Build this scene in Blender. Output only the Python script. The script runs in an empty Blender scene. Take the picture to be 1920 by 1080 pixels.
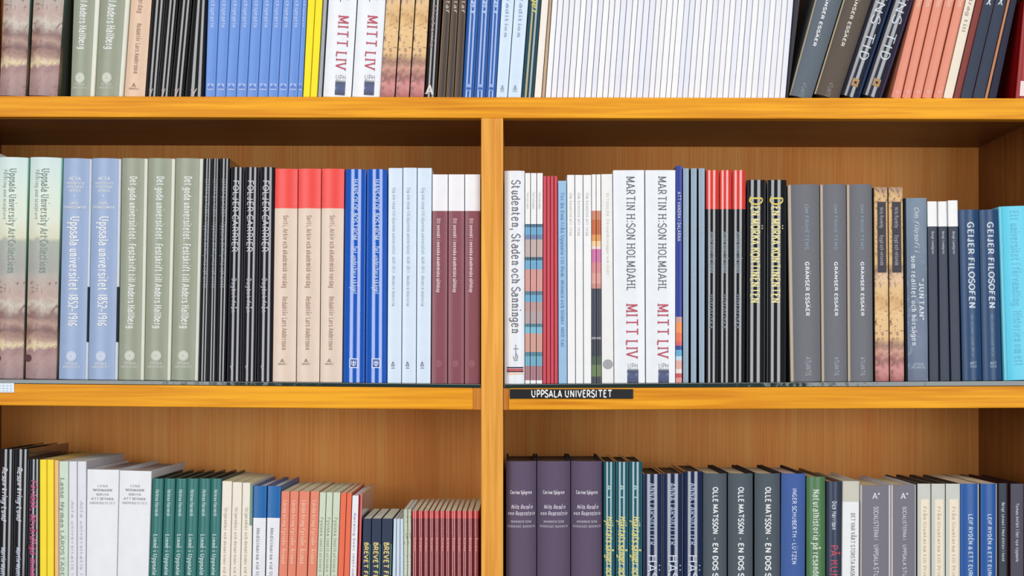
import bpy, bmesh, math, random
from mathutils import Vector
random.seed(7)
C = bpy.context.scene.collection
SC = bpy.context.scene
# ------------------------------------------------------------------ camera, light, exposure
S = 0.0006            # metres per photograph pixel on the shelf-front plane (y = 0)
DC = 1.8              # camera distance
CZ = 1.45             # camera height
PX, PY = 965.0, 690.0
cam = bpy.data.cameras.new('camera'); cam.sensor_width = 36; cam.sensor_fit = 'HORIZONTAL'
cam.lens = 36 * (DC / S) / 1920
cam.shift_x = (960 - PX) / 1920; cam.shift_y = (PY - 540) / 1920
camo = bpy.data.objects.new('camera', cam); C.objects.link(camo)
camo.location = (0, -DC, CZ); camo.rotation_euler = (math.pi / 2, 0, 0)
SC.camera = camo
W = bpy.data.worlds.new('room_light'); SC.world = W; W.use_nodes = True
W.node_tree.nodes['Background'].inputs[0].default_value = (0.93, 0.96, 1.0, 1)
W.node_tree.nodes['Background'].inputs[1].default_value = 0.13
def area(name, loc, aim, sx, sy, power, col=(1, 1, 1)):
    l = bpy.data.lights.new(name, 'AREA'); l.shape = 'RECTANGLE'; l.size = sx; l.size_y = sy
    l.energy = power; l.color = col
    o = bpy.data.objects.new(name, l); C.objects.link(o); o.location = loc
    o.rotation_euler = (Vector(aim) - Vector(loc)).to_track_quat('-Z', 'Y').to_euler()
    return o
area('ceiling_light', (0.0, -3.0, 3.5), (0, 0, CZ), 4.0, 1.2, 72, (1, 0.985, 0.96))
area('window_light', (-1.65, -3.1, 1.75), (-.1, 0, 1.5), 1.55, 2.2, 55.5, (0.97, 0.985, 1))
area('window_light', (1.65, -3.1, 1.75), (.1, 0, 1.5), 1.55, 2.2, 55.5, (0.97, 0.985, 1))
SC.view_settings.view_transform = 'Standard'; SC.view_settings.look = 'None'
SC.view_settings.gamma = 1; SC.view_settings.use_curve_mapping = False
SC.view_settings.exposure = 0.0

# ------------------------------------------------------------------ helpers
def X(px, d=0.0): return (px - PX) * S * (1 + d / DC)
def Z(py, d=0.0): return CZ + (PY - py) * S * (1 + d / DC)
def lin(c):
    out = []
    for v in c:
        v /= 255.0
        out.append(v / 12.92 if v <= 0.04045 else ((v + 0.055) / 1.055) ** 2.4)
    return out
ALB = 0.86
MATS = {}
def nt(name):
    m = bpy.data.materials.new(name); m.use_nodes = True
    return m, m.node_tree, m.node_tree.nodes['Principled BSDF']
def mat(c, kind='paper'):
    key = (tuple(c), kind)
    if key in MATS: return MATS[key]
    m, t, b = nt('%s_%02x%02x%02x' % ((kind,) + tuple(int(v) for v in c)))
    L = [min(0.9, v * ALB) for v in lin(c)]
    n = t.nodes.new('ShaderNodeTexNoise'); tc = t.nodes.new('ShaderNodeTexCoord')
    t.links.new(tc.outputs['Object'], n.inputs['Vector'])
    mx = t.nodes.new('ShaderNodeMix'); mx.data_type = 'RGBA'
    amt = {'paper': .06, 'cloth': .14, 'gloss': .05, 'semi': .06, 'ink': .0}[kind]
    mx.inputs['A'].default_value = [v * (1 - amt) for v in L] + [1]
    mx.inputs['B'].default_value = [min(.92, v * (1 + amt) + (.004 if kind == 'cloth' else 0)) for v in L] + [1]
    n.inputs['Scale'].default_value = 900 if kind == 'cloth' else 60
    t.links.new(n.outputs['Fac'], mx.inputs['Factor'])
    t.links.new(mx.outputs['Result'], b.inputs['Base Color'])
    b.inputs['Roughness'].default_value = {'paper': .55, 'cloth': .8, 'gloss': .22, 'semi': .34, 'ink': .6}[kind]
    b.inputs['Specular IOR Level'].default_value = {'paper': .3, 'cloth': .25, 'gloss': .15, 'semi': .35, 'ink': .2}[kind]
    if kind == 'gloss':
        b.inputs['Coat Weight'].default_value = 1.0; b.inputs['Coat Roughness'].default_value = .1; b.inputs['Coat IOR'].default_value = 1.75
    if kind in ('cloth', 'gloss'):
        bp = t.nodes.new('ShaderNodeBump'); bp.inputs['Strength'].default_value = .25 if kind == 'cloth' else .3
        bp.inputs['Distance'].default_value = .0004 if kind == 'cloth' else .004
        if kind == 'gloss':
            n2 = t.nodes.new('ShaderNodeTexNoise'); n2.inputs['Scale'].default_value = 9; n2.inputs['Detail'].default_value = 1
            t.links.new(tc.outputs['Object'], n2.inputs['Vector']); t.links.new(n2.outputs['Fac'], bp.inputs['Height'])
        else: t.links.new(n.outputs['Fac'], bp.inputs['Height'])
        t.links.new(bp.outputs['Normal'], b.inputs['Normal'])
    MATS[key] = m
    return m
def ramp_mat(name, stops, noise=.06, scale=30, spots=None, rough=.45):
    """printed picture: colours laid up the spine (generated Z), broken up by noise"""
    if name in MATS: return MATS[name]
    m, t, b = nt(name); N = t.nodes.new; Lk = t.links.new
    tc = N('ShaderNodeTexCoord'); sp = N('ShaderNodeSeparateXYZ'); Lk(tc.outputs['Generated'], sp.inputs[0])
    no = N('ShaderNodeTexNoise'); no.inputs['Scale'].default_value = scale; no.inputs['Detail'].default_value = 5
    no.inputs['Distortion'].default_value = 1.5
    Lk(tc.outputs['Object'], no.inputs['Vector'])
    ma = N('ShaderNodeMath'); ma.operation = 'MULTIPLY_ADD'; ma.inputs[1].default_value = noise * 2
    Lk(no.outputs['Fac'], ma.inputs[0]); Lk(sp.outputs['Z'], ma.inputs[2])
    sb = N('ShaderNodeMath'); sb.operation = 'SUBTRACT'; sb.inputs[1].default_value = noise; Lk(ma.outputs[0], sb.inputs[0])
    cr = N('ShaderNodeValToRGB'); e = cr.color_ramp.elements
    while len(e) < len(stops): e.new(.5)
    for i, (p, c) in enumerate(stops):
        e[i].position = p; e[i].color = [v * ALB for v in lin(c)] + [1]
    Lk(sb.outputs[0], cr.inputs[0]); out = cr.outputs[0]
    if spots:
        n3 = N('ShaderNodeTexNoise'); n3.inputs['Scale'].default_value = scale * 1.7; n3.inputs['Detail'].default_value = 4
        n3.inputs['Distortion'].default_value = 2.5
        Lk(tc.outputs['Object'], n3.inputs['Vector'])
        r2 = N('ShaderNodeValToRGB'); r2.color_ramp.elements[0].position = spots[1]; r2.color_ramp.elements[1].position = spots[1] + .16
        Lk(n3.outputs['Fac'], r2.inputs[0])
        fac = r2.outputs[0]
        if len(spots) > 2:      # figures only in the lower part of the picture
            lt = N('ShaderNodeMath'); lt.operation = 'LESS_THAN'; lt.inputs[1].default_value = spots[2]; Lk(sb.outputs[0], lt.inputs[0])
            mu = N('ShaderNodeMath'); mu.operation = 'MULTIPLY'; Lk(lt.outputs[0], mu.inputs[0]); Lk(fac, mu.inputs[1]); fac = mu.outputs[0]
        mx = N('ShaderNodeMix'); mx.data_type = 'RGBA'; Lk(fac, mx.inputs['Factor']); Lk(out, mx.inputs['A'])
        mx.inputs['B'].default_value = [v * ALB for v in lin(spots[0])] + [1]; out = mx.outputs['Result']
    Lk(out, b.inputs['Base Color']); b.inputs['Roughness'].default_value = rough
    MATS[name] = m; return m
def wood(name, dark, light, axis, rough=.42, fine=1.0, sp=.14):
    m, t, b = nt(name); N = t.nodes.new; Lk = t.links.new
    tc = N('ShaderNodeTexCoord'); mp = N('ShaderNodeMapping'); Lk(tc.outputs['Object'], mp.inputs[0])
    s = [190 * fine, 190 * fine, 190 * fine]; s['xyz'.index(axis)] = 5.5
    mp.inputs['Scale'].default_value = s
    n = N('ShaderNodeTexNoise'); n.inputs['Scale'].default_value = 1; n.inputs['Detail'].default_value = 5; n.inputs['Distortion'].default_value = .6
    Lk(mp.outputs[0], n.inputs['Vector'])
    mp2 = N('ShaderNodeMapping'); Lk(tc.outputs['Object'], mp2.inputs[0]); s2 = [26, 26, 26]; s2['xyz'.index(axis)] = 2.2
    mp2.inputs['Scale'].default_value = s2
    n2 = N('ShaderNodeTexNoise'); n2.inputs['Scale'].default_value = 1; n2.inputs['Detail'].default_value = 3; n2.inputs['Distortion'].default_value = 1.2
    Lk(mp2.outputs[0], n2.inputs['Vector'])
    ad = N('ShaderNodeMath'); ad.operation = 'MULTIPLY_ADD'; ad.inputs[1].default_value = .62; Lk(n.outputs['Fac'], ad.inputs[0])
    m2 = N('ShaderNodeMath'); m2.operation = 'MULTIPLY'; m2.inputs[1].default_value = .38; Lk(n2.outputs['Fac'], m2.inputs[0]); Lk(m2.outputs[0], ad.inputs[2])
    cr = N('ShaderNodeValToRGB'); e = cr.color_ramp.elements
    e[0].position = .48 - sp; e[0].color = [v * ALB for v in lin(dark)] + [1]; e[1].position = .48 + sp; e[1].color = [v * ALB for v in lin(light)] + [1]
    Lk(ad.outputs[0], cr.inputs[0]); Lk(cr.outputs[0], b.inputs['Base Color'])
    b.inputs['Roughness'].default_value = rough; b.inputs['Specular IOR Level'].default_value = .18
    bp = N('ShaderNodeBump'); bp.inputs['Strength'].default_value = .15; bp.inputs['Distance'].default_value = .0006
    Lk(n.outputs['Fac'], bp.inputs['Height']); Lk(bp.outputs['Normal'], b.inputs['Normal'])
    return m
def pages_mat(c, key):
    if key in MATS: return MATS[key]
    m, t, b = nt(key); N = t.nodes.new; Lk = t.links.new
    tc = N('ShaderNodeTexCoord'); mp = N('ShaderNodeMapping'); Lk(tc.outputs['Object'], mp.inputs[0]); mp.inputs['Scale'].default_value = (1700, 3, 3)
    n = N('ShaderNodeTexNoise'); n.inputs['Scale'].default_value = 1; Lk(mp.outputs[0], n.inputs['Vector'])
    cr = N('ShaderNodeValToRGB'); e = cr.color_ramp.elements
    L = [v * ALB for v in lin(c)]
    e[0].position = .35; e[0].color = [v * .86 for v in L] + [1]; e[1].position = .65; e[1].color = L + [1]
    Lk(n.outputs['Fac'], cr.inputs[0]); Lk(cr.outputs[0], b.inputs['Base Color']); b.inputs['Roughness'].default_value = .8
    MATS[key] = m; return m
def link(name, me, parent=None):
    o = bpy.data.objects.new(name, me); C.objects.link(o)
    if parent: o.parent = parent
    return o
def mesh(name, verts, faces, mats, idx=None, smooth=None):
    me = bpy.data.meshes.new(name); me.from_pydata(verts, [], faces)
    for m in mats: me.materials.append(m)
    if idx: me.polygons.foreach_set('material_index', idx)
    if smooth:
        me.polygons.foreach_set('use_smooth', [True] * len(faces)); me.update(); me.set_sharp_from_angle(angle=math.radians(smooth))
    me.update(); return me
def box(name, x0, x1, y0, y1, z0, z1, m, parent=None, bev=0.0008, z0r=None, z1r=None):
    """bevelled board; z0r / z1r are the heights at its right end"""
    z0r = z0 if z0r is None else z0r; z1r = z1 if z1r is None else z1r
    bm = bmesh.new()
    v = [bm.verts.new(p) for p in ((x0, y0, z0), (x1, y0, z0r), (x1, y1, z0r), (x0, y1, z0), (x0, y0, z1), (x1, y0, z1r), (x1, y1, z1r), (x0, y1, z1))]
    for f in ((0, 3, 2, 1), (4, 5, 6, 7), (0, 1, 5, 4), (1, 2, 6, 5), (2, 3, 7, 6), (3, 0, 4, 7)): bm.faces.new([v[i] for i in f])
    if bev: bmesh.ops.bevel(bm, geom=bm.edges[:], offset=bev, segments=2, affect='EDGES', profile=.6)
    me = bpy.data.meshes.new(name); bm.to_mesh(me); bm.free(); me.materials.append(m)
    return link(name, me, parent)
def tag(o, label, cat, group=None, kind=None):
    o['label'] = label; o['category'] = cat
    if group: o['group'] = group
    if kind: o['kind'] = kind

# ------------------------------------------------------------------ lettering: a small pen-stroke roman alphabet
GL = {
'A': (6, '-033a -3a63 -1555'), 'B': (5, '-131a ~1a3a493717 ~17375654331 3'), 'C': (5, '~594a2a08052343 54'),
'D': (6, '-131a ~1a3a58553313'), 'E': (5, '-131a -1a5a -1747 -1353'), 'F': (5, '-131a -1a5a -1747'), 'G': (6, '~594a2a0805234354 -3656 -5653'),
'H': (7, '-131a -636a -1767'), 'I': (2, '-131a'), 'J': (4, '-3a35 ~35332304'), 'K': (6, '-131a -166a -3863'), 'L': (5, '-131a -1353'),
'M': (8, '-131a -1a44 -447a -7a73'), 'N': (7, '-131a -1a63 -636a'), 'O': (6, '~3a190806143354656859 3a'), 'P': (5, '-131a ~1a3a59573616'),
'Q': (6, '~3a1908061433546568593a -4562'), 'R': (6, '-131a ~1a3a59573616 -3663'), 'S': (5, '~494a2a08274655432304'), 'T': (7, '-4a43 -1a7a'),
'U': (7, '-1a15 ~15244364 -656a'), 'V': (6, '-0a33 -336a'), 'W': (9, '-0a23 -234a -4a73 -739a'), 'X': (6, '-0a63 -036a'), 'Y': (6, '-0a36 -366a -3633'),
'Z': (6, '-0a6a -6a03 -0363'),
'a': (5, '~17283847 -4743 ~462605041333 44'), 'b': (5, '-1a13 ~172848565533 14'), 'c': (4, '~4738180605133344'), 'd': (5, '-4a43 ~47280605132344'),
'e': (5, '-0646 ~4638180605133344'), 'f': (4, '~4a3a2918 -1913 -0838'), 'g': (5, '~4728060514344 6 -4842 ~42311102'), 'h': (5, '-1a13 ~17283847 -4743'),
'i': (2, '-1813 -1a1b'), 'j': (2, '-1812 ~121100 -1a1b'), 'k': (5, '-1a13 -1548 -2643'), 'l': (2, '-1a13'), 'm': (8, '-1813 ~17283847 -4743 ~47586877 -7773'),
'n': (5, '-1813 ~17283847 -4743'), 'o': (5, '~2806052345462 8'), 'p': (5, '-1810 ~173856553314'), 'q': (5, '-4840 ~47280605132344'), 'r': (4, '-1813 ~162838'),
's': (4, '~472818073544331304'), 't': (4, '-1a14 ~142333 -0838'), 'u': (5, '-1814 ~14233344 -4843'), 'v': (5, '-0823 -2348'), 'w': (8, '-0823 -2348 -4863 -6388'),
'x': (4, '-0843 -0348'), 'y': (5, '-0823 -4810'), 'z': (4, '-0848 -4803 -0343'),
'0': (5, '~2a080523454 82a'), '1': (3, '-2a23'), '2': (4, '~092a494703 -0343'), '3': (4, '~092a493727 ~2746442304'), '4': (5, '-3a33 -3a05 -0555'),
'5': (4, '-1a4a -1a17 ~1737453303'), '6': (4, '~4a1805234536 16 05'), '7': (4, '-0a4a -4a13'), '8': (4, '~2a0927452305 27492a'), '9': (4, '~47270 82a494 523'),
'.': (2, '-1314'), ',': (2, '-1411'), ':': (2, '-1314 -1718'), '-': (3, '-0636'), '–': (4, '-0646'), '•': (3, '-1516 -2526'), '|': (2, '-1b12'), '"': (3, '-0a08 -2a28'), '*': (3, '-0a28 -2a08'), '&': (6, '~394a3929563305142748 5563'),
}
for a, bse, acc in (('Å', 'A', '~3b2c3d4c3b'), ('Ä', 'A', '-1c1d -5c5d'), ('Ö', 'O', '-1c1d -5c5d'), ('Ü', 'U', '-1c1d -5c5d'), ('É', 'E', '-2c4d'), ('ü', 'u', '-1a1b -3a3b'), ('å', 'a', '~2a1b2c3b2a'), ('ä', 'a', '-1a1b -3a3b'), ('ö', 'o', '-1a1b -3a3b'), ('é', 'e', '-1a3c')):
    GL[a] = (GL[bse][0], GL[bse][1] + ' ' + acc)
TXT = {}
def strokes(g):
    out, cur = [], ''
    for part in g.split():
        if part[0] in '-~':
            if cur: out.append(cur)
            cur = part
        else: cur += part
    out.append(cur)
    res = []
    for s in out:
        p = [(int(s[i], 16), int(s[i + 1], 16) - 3) for i in range(1, len(s) - 1, 2)]
        res.append((s[0], p))
    return res
def text_flat(s, font='s', th=1.0):
    """-> verts (u, v) and faces; v = 0 baseline, 1 cap height; u = 0..1 along the line"""
    key = (s, font, th)
    if key in TXT: return TXT[key]
    V, F = [], []; cx = 0.0
    serif = font in 's'; thick, thin = (1.45 * th, .85 * th) if font in 'si' else (1.2 * th, 1.1 * th)
    for ch in s:
        if ch == ' ': cx += 3.2; continue
        if ch not in GL: continue
        w, g = GL[ch]; st = strokes(g)
        ends = {}; lay = 0
        for k, p in st:
            for q in (p[0], p[-1]): ends.setdefault(q, []).append((k, p))
        for k, p in st:
            if k == '~' and len(p) > 2:
                q = []
                for i in range(len(p) - 1):
                    closed = p[0] == p[-1]
                    p0 = p[i - 1] if i else (p[-2] if closed else p[0]); p1, p2 = p[i], p[i + 1]
                    p3 = p[i + 2] if i + 2 < len(p) else (p[1] if closed else p[-1])
                    for j in range(4):
                        t = j / 4
                        q.append(tuple(.5 * (2 * p1[a] + (p2[a] - p0[a]) * t + (2 * p0[a] - 5 * p1[a] + 4 * p2[a] - p3[a]) * t * t + (3 * p1[a] - p0[a] - 3 * p2[a] + p3[a]) * t ** 3) for a in (0, 1)))
                q.append(p[-1])
            else:
                q = [p[0]]
                for (xa, ya), (xb, yb) in zip(p, p[1:]):
                    m = max(1, int(math.hypot(xb - xa, yb - ya) / 1.8))
                    q += [(xa + (xb - xa) * j / m, ya + (yb - ya) * j / m) for j in range(1, m + 1)]
            base = len(V); lay += 1
            for i, (x, y) in enumerate(q):
                a = q[max(i - 1, 0)]; b = q[min(i + 1, len(q) - 1)]
                dx, dy = b[0] - a[0], b[1] - a[1]; L = math.hypot(dx, dy) or 1
                t = (thin + (thick - thin) * abs(dy) / L) / 2
                nx, ny = -dy / L * t, dx / L * t
                V += [(cx + x + nx, y + ny, lay), (cx + x - nx, y - ny, lay)]
                if i: F.append((base + 2 * i - 2, base + 2 * i - 1, base + 2 * i + 1, base + 2 * i))
            if serif and k == '-' and ch.isalpha():
                dx, dy = p[-1][0] - p[0][0], p[-1][1] - p[0][1]
                if abs(dy) > 3:
                    for (x, y) in (p[0], p[-1]):
                        if sum(1 for kk, pp in ends[(x, y)] if kk == '-' and abs(pp[-1][1] - pp[0][1]) > 3) > 1: continue
                        lo, hi = -1.35, 1.35
                        if y > 4 and ch.islower():
                            if ch in 'tfu' or ch == 'd' and 0: continue
                            if ch not in 'vwxyk': hi = .3
                        if y > 4 and ch in 'TBDPRFE': continue
                        b0 = len(V); sgn = .3 if y < 3 else -.3; lay += 1
                        V += [(cx + x + lo, y + sgn - .32, lay), (cx + x + hi, y + sgn - .32, lay), (cx + x + hi, y + sgn + .32, lay), (cx + x + lo, y + sgn + .32, lay)]
                        F.append((b0, b0 + 1, b0 + 2, b0 + 3))
        cx += w + (2.0 if serif else 1.7)
    tot = max(cx - 1.6, 1)
    if font == 'i': V = [(u + .28 * v, v, l) for u, v, l in V]
    TXT[key] = ([(u / tot, v / 7.0, l * .00003) for u, v, l in V], F, tot / 7.0)
    return TXT[key]
# ------------------------------------------------------------------ book builder
_mesh = mesh
def interp(x, pts):
    if x <= pts[0][0]: return pts[0][1]
    for (a, ya), (b, yb) in zip(pts, pts[1:]):
        if x <= b: return ya + (yb - ya) * (x - a) / ((b - a) or 1)
    return pts[-1][1]
def front_profile(w, style, rs, ls, bulge):
    """points across the front of the book, left to right, with their zone"""
    h = w / 2; xl, xr = -h + ls * w, h - rs * w; c = (xl + xr) / 2; hw = (xr - xl) / 2; P = []
    if style == 'flat':
        e = min(.0009, w * .07)
        P = [(xl, e), (xl + e * .3, e * .3), (xl + e, 0), (xl + (xr - xl) * .35, -.0002), (xr - (xr - xl) * .35, -.0002), (xr - e, 0), (xr - e * .3, e * .3), (xr, e)]
    else:
        ph = {'round': .62, 'gloss': .8}[style] * bulge; R = hw / math.sin(ph); n = 14
        for i in range(n + 1):
            a = -ph + 2 * ph * i / n; P.append((c + R * math.sin(a), R * (1 - math.cos(a))))
    s = P[0][1]; zone = ['spine'] * (len(P) - 1)
    if ls: P = [(-h, s + .0035), (-h + ls * w * .2, s + .0016)] + P; zone = ['left', 'left'] + zone
    if rs: P = P + [(h - rs * w * .2, s + .0016), (h, s + .0035)]; zone = zone + ['right', 'right']
    return P, zone
ORD = ['first', 'second', 'third', 'fourth', 'fifth', 'sixth', 'seventh', 'eighth', 'ninth', 'tenth', 'eleventh', 'twelfth', 'thirteenth', 'fourteenth',
       'fifteenth', 'sixteenth', 'seventeenth', 'eighteenth', 'nineteenth', 'twentieth']
TENS = {2: 'twenty', 3: 'thirty', 4: 'forty'}
def ordinal(i):
    if i < 20: return ORD[i]
    t, r = divmod(i + 1, 10)
    return TENS[t] + ('-' + ORD[r - 1] if r else '') if r else {2: 'twentieth', 3: 'thirtieth', 4: 'fortieth'}[t]
def suffix(i, n, L, R):
    if n == 1: return ''
    if i == 0: return ', next to ' + L
    if i == n - 1: return ', next to ' + R
    if n == 3: return ', between its two twins'
    if i < (n + 1) // 2 or n > 12: return ', %s from %s' % (ordinal(i), L)
    return ', %s from %s' % (ordinal(n - 1 - i), R)
def shelf_z(row, px):
    if row == 1: return Z(180 + 4.2 * px / 1920)
    if row == 2: return Z(mat_top(px))
    return Z(1272)
def mat_top(px):
    return 711 + 9.5 * px / 902 if px < 925 else 720.5 - 6.5 * (px - 944) / 976
REFY = {1: (0, 181), 2: (0, 0), 3: (0, 1080)}
def T(s, y0, y1, xf=.5, hf=.5, col=(240, 240, 240), font='s', th=1.0, name='title_lettering'):
    return ('T', s, y0, y1, xf, hf, col, font, th, name)
def H(s, y, hp, wp, xf=.5, col=(240, 240, 240), font='s', th=1.0, name='title_lettering'):
    return ('H', s, y, hp, wp, xf, col, font, th, name)
def DISC(xf, y, r, col, name='emblem', ring=None): return ('D', xf, y, r, col, name, ring)
def RECT(x0, x1, y0, y1, col, name='picture'): return ('R', x0, x1, y0, y1, col, name)
def POLY(pts, col, name='emblem'): return ('P', pts, col, name)     # pts: (xf, y) strokes of a line drawing
def place(kind, label, cat, group, row, xs, yt, style, col, L='', R='', fin=None, depth=None, front=.010, side=None, rs=0, ls=0, rsc=None, lsc=None,
          bands=(), print_=(), pages=(232, 222, 200), bulge=1.0, hard=None, lift=0.0, per=None, hideL=False):
    n = len(xs); hard = style != 'flat' if hard is None else hard
    fin = fin or {'flat': 'paper', 'round': 'cloth', 'gloss': 'gloss'}[style]
    yts = yt if isinstance(yt, (list, tuple)) else [yt] * n
    for i, (a, b, c, d) in enumerate(xs):
        y0 = yts[i]
        fr = front[i] if isinstance(front, (list, tuple)) else front
        yb = {1: 181, 2: mat_top((c + d) / 2), 3: 1080}[row]
        ya = 0 if row == 1 else y0
        zb = shelf_z(row, (c + d) / 2)
        k = S * (1 + fr / DC)
        pyb = PY + (CZ - zb) / k                                    # photograph row of the book's foot
        def edge(p, q, y): return q + (p - q) * (yb - y) / (yb - ya)
        c0, c1 = (edge(a, c, pyb) + edge(b, d, pyb)) / 2, (edge(a, c, y0) + edge(b, d, y0)) / 2
        th = math.atan((c1 - c0) / (pyb - y0)); ct = math.cos(th)
        wbot = (edge(b, d, pyb) - edge(a, c, pyb)) * k * ct - .0004
        wtop = (edge(b, d, y0) - edge(a, c, y0)) * k * ct - .0004
        w = (wbot + wtop) / 2
        lift = abs(math.sin(th)) * wbot / 2 + .0003
        bx = (c0 - PX) * k + math.tan(th) * lift; bz = zb + lift
        h = (CZ + (PY - y0) * k - bz) / ct - abs(math.sin(th)) * w * .5
        D = depth or min(.72 * h, .175)
        tp0, tp1 = wbot / w, wtop / w
        def mesh(nm, V, *r): return _mesh(nm, [(x * (tp0 + (tp1 - tp0) * z / h), y, z) for x, y, z in V], *r)
        root = bpy.data.objects.new(kind, None); C.objects.link(root); root.empty_display_size = .02
        root.location = (bx, fr, bz); root.rotation_euler = (0, th, 0)
        tag(root, label + suffix(i, n, L, R), cat, group if n > 1 else None)
        colr = col[i] if isinstance(col, list) else col
        base = colr if not isinstance(colr, tuple) else mat(colr, fin)
        sidem = base if side is None else (mat(side, fin) if isinstance(side, tuple) else side)
        def mm(q): return q if not isinstance(q, tuple) else mat(q, fin)
        zm = {'spine': base, 'left': mm(lsc) if lsc else sidem, 'right': mm(rsc) if rsc else sidem, 'board': sidem}
        P, zone = front_profile(w, style, rs, ls, bulge)
        t = .0022 if hard else .0006
        t = min(t, w * .12); hh = w / 2; s = P[0][1]
        if hard and style == 'round' and not rs:
            outer = [(-hh, D), (-hh, s + .009), (-hh + t * .5, s + .0055), (-hh + t * .2, s + .0022)] + P + [(hh - t * .2, s + .0022), (hh - t * .5, s + .0055), (hh, s + .009), (hh, D)]
            zs = ['board'] * 4 + zone + ['board'] * 4
        else:
            outer = [(-hh, D), (-hh, s + .006)] + P + [(hh, s + .006), (hh, D)]
            zs = ['board'] * 2 + zone + ['board'] * 2
        inner = [(x * (1 - 2 * t / w), min(y + t, D)) for x, y in outer]
        # heights where the printed colour changes
        def zl(py): return max(0, min(h, (CZ + (PY - py) * k - bz) / ct))
        bb = [(zl(q[1]), zl(q[0]), q[2], q[3] if len(q) > 3 else 'all') for q in bands]
        lv = sorted({0.0, h} | {v for q in bb for v in q[:2]})
        lv = [v for j, v in enumerate(lv) if j == 0 or v - lv[j - 1] > 1e-5]
        mats = []; V, F, I = [], [], []
        def mi(q):
            if q not in mats: mats.append(q)
            return mats.index(q)
        m = len(outer)
        for z in lv: V += [(x, y, z) for x, y in outer]
        for j in range(len(lv) - 1):
            zc = (lv[j] + lv[j + 1]) / 2
            for q in range(m - 1):
                mt = zm[zs[q]]
                for z0, z1, cm, zn in bb:
                    if z0 <= zc <= z1 and (zn == 'all' or zn == zs[q]): mt = mm(cm)
                F.append((j * m + q, j * m + q + 1, (j + 1) * m + q + 1, (j + 1) * m + q)); I.append(mi(mt))
        ib = len(V); V += [(x, y, 0) for x, y in inner] + [(x, y, h) for x, y in inner]
        topb = (len(lv) - 1) * m
        for q in range(m - 1):
            mt = zm[zs[q]]
            F.append((ib + q + 1, ib + q, ib + m + q, ib + m + q + 1)); I.append(mi(sidem))
            mt2 = I[(len(lv) - 2) * (m - 1) + q]
            F.append((topb + q, topb + q + 1, ib + m + q + 1, ib + m + q)); I.append(mt2)
            F.append((q + 1, q, ib + q, ib + q + 1)); I.append(mi(sidem))
        for q in (0, m - 1):
            F.append((q, topb + q, ib + m + q, ib + q) if q else (q, ib + q, ib + m + q, topb + q)); I.append(mi(sidem))
        cv = link('cover', mesh('cover', V, F, mats, I, 38), root)
        # block of pages
        ov = .003 if hard else .0002
        yf = s + t + .0008
        pc = (w / 2 - t) * .985
        pv = [(-pc, yf, ov), (pc, yf, ov), (pc, D - ov, ov), (-pc, D - ov, ov)]
        pv += [(x, y, h - ov) for x, y, _ in pv]
        pg = link('pages', mesh('pages', pv, [(3, 2, 1, 0), (4, 5, 6, 7), (0, 1, 5, 4), (1, 2, 6, 5), (2, 3, 7, 6), (3, 0, 4, 7)], [pages_mat(pages, 'pages_%d_%d_%d' % pages)]), root)
        # print on the spine
        xs0 = [p for p in P]
        nl = [0]
        def pt(x, z, e=.00028): return (x, interp(x, xs0) - e - nl[0] * .00005, z)
        items = list(print_) + list((per or {}).get(i, ()))
        for it in items:
            nl[0] += 1
            if it[0] == 'T':
                _, s_, ty0, ty1, xf, hf, cc, font, thk, nm = it
                tv, tf, _a = text_flat(s_, font, thk)
                z0, z1 = zl(ty0), zl(ty1); vh = hf * w; x0 = (xf - .5) * w - vh / 2
                vv = [pt(x0 + v * vh, z0 + (z1 - z0) * u, .0003 + l) for u, v, l in tv]
                link(nm, mesh(nm, vv, tf, [mat(cc, 'ink')]), root)
            elif it[0] == 'H':
                _, s_, ty, hp, wp, xf, cc, font, thk, nm = it
                tv, tf, _a = text_flat(s_, font, thk)
                z0 = zl(ty); x0 = (xf - .5) * w - wp * k / 2
                vv = [pt(x0 + u * wp * k, z0 + v * hp * k, .0003 + l) for u, v, l in tv]
                link(nm, mesh(nm, vv, tf, [mat(cc, 'ink')]), root)
            elif it[0] == 'D':
                _, xf, ty, r, cc, nm, ring = it
                z0 = zl(ty); x0 = (xf - .5) * w; rr = r * k
                N = 20; vv, ff = [], []
                rad = (0, .33, .66, 1.0)
                for ri in rad[1:]:
                    vv += [pt(x0 + rr * ri * math.cos(2 * math.pi * j / N), z0 + rr * ri * math.sin(2 * math.pi * j / N)) for j in range(N)]
                cidx = len(vv); vv.append(pt(x0, z0))
                ff += [(cidx, j, (j + 1) % N) for j in range(N)]
                for q in range(2): ff += [(q * N + j, (q + 1) * N + j, (q + 1) * N + (j + 1) % N, q * N + (j + 1) % N) for j in range(N)]
                e = link(nm, mesh(nm, vv, ff, [mat(cc, 'ink')]), root)
                if ring:
                    vv, ff = [], []
                    for r0, r1 in ((.86, .76), (.52, .44), (.2, .0)):
                        b0 = len(vv)
                        for ri in (r0, r1): vv += [pt(x0 + rr * ri * math.cos(2 * math.pi * j / N), z0 + rr * ri * math.sin(2 * math.pi * j / N), .0005) for j in range(N)]
                        ff += [(b0 + j, b0 + (j + 1) % N, b0 + N + (j + 1) % N, b0 + N + j) for j in range(N)]
                    link('emblem_lines', mesh('emblem_lines', vv, ff, [mat(ring, 'ink')]), e)
            elif it[0] == 'R':
                _, x0, x1, ty0, ty1, cc, nm = it
                za, zc = zl(ty0), zl(ty1); N = 8; vv = []
                for j in range(N + 1):
                    x = ((x0 + (x1 - x0) * j / N) - .5) * w; vv += [pt(x, za), pt(x, zc)]
                ff = [(2 * j, 2 * j + 1, 2 * j + 3, 2 * j + 2) for j in range(N)]
                link(nm, mesh(nm, vv, ff, [mat(cc, 'ink') if isinstance(cc, tuple) else cc]), root)
            elif it[0] == 'P':
                _, polys, cc, nm = it
                vv, ff = [], []
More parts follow.
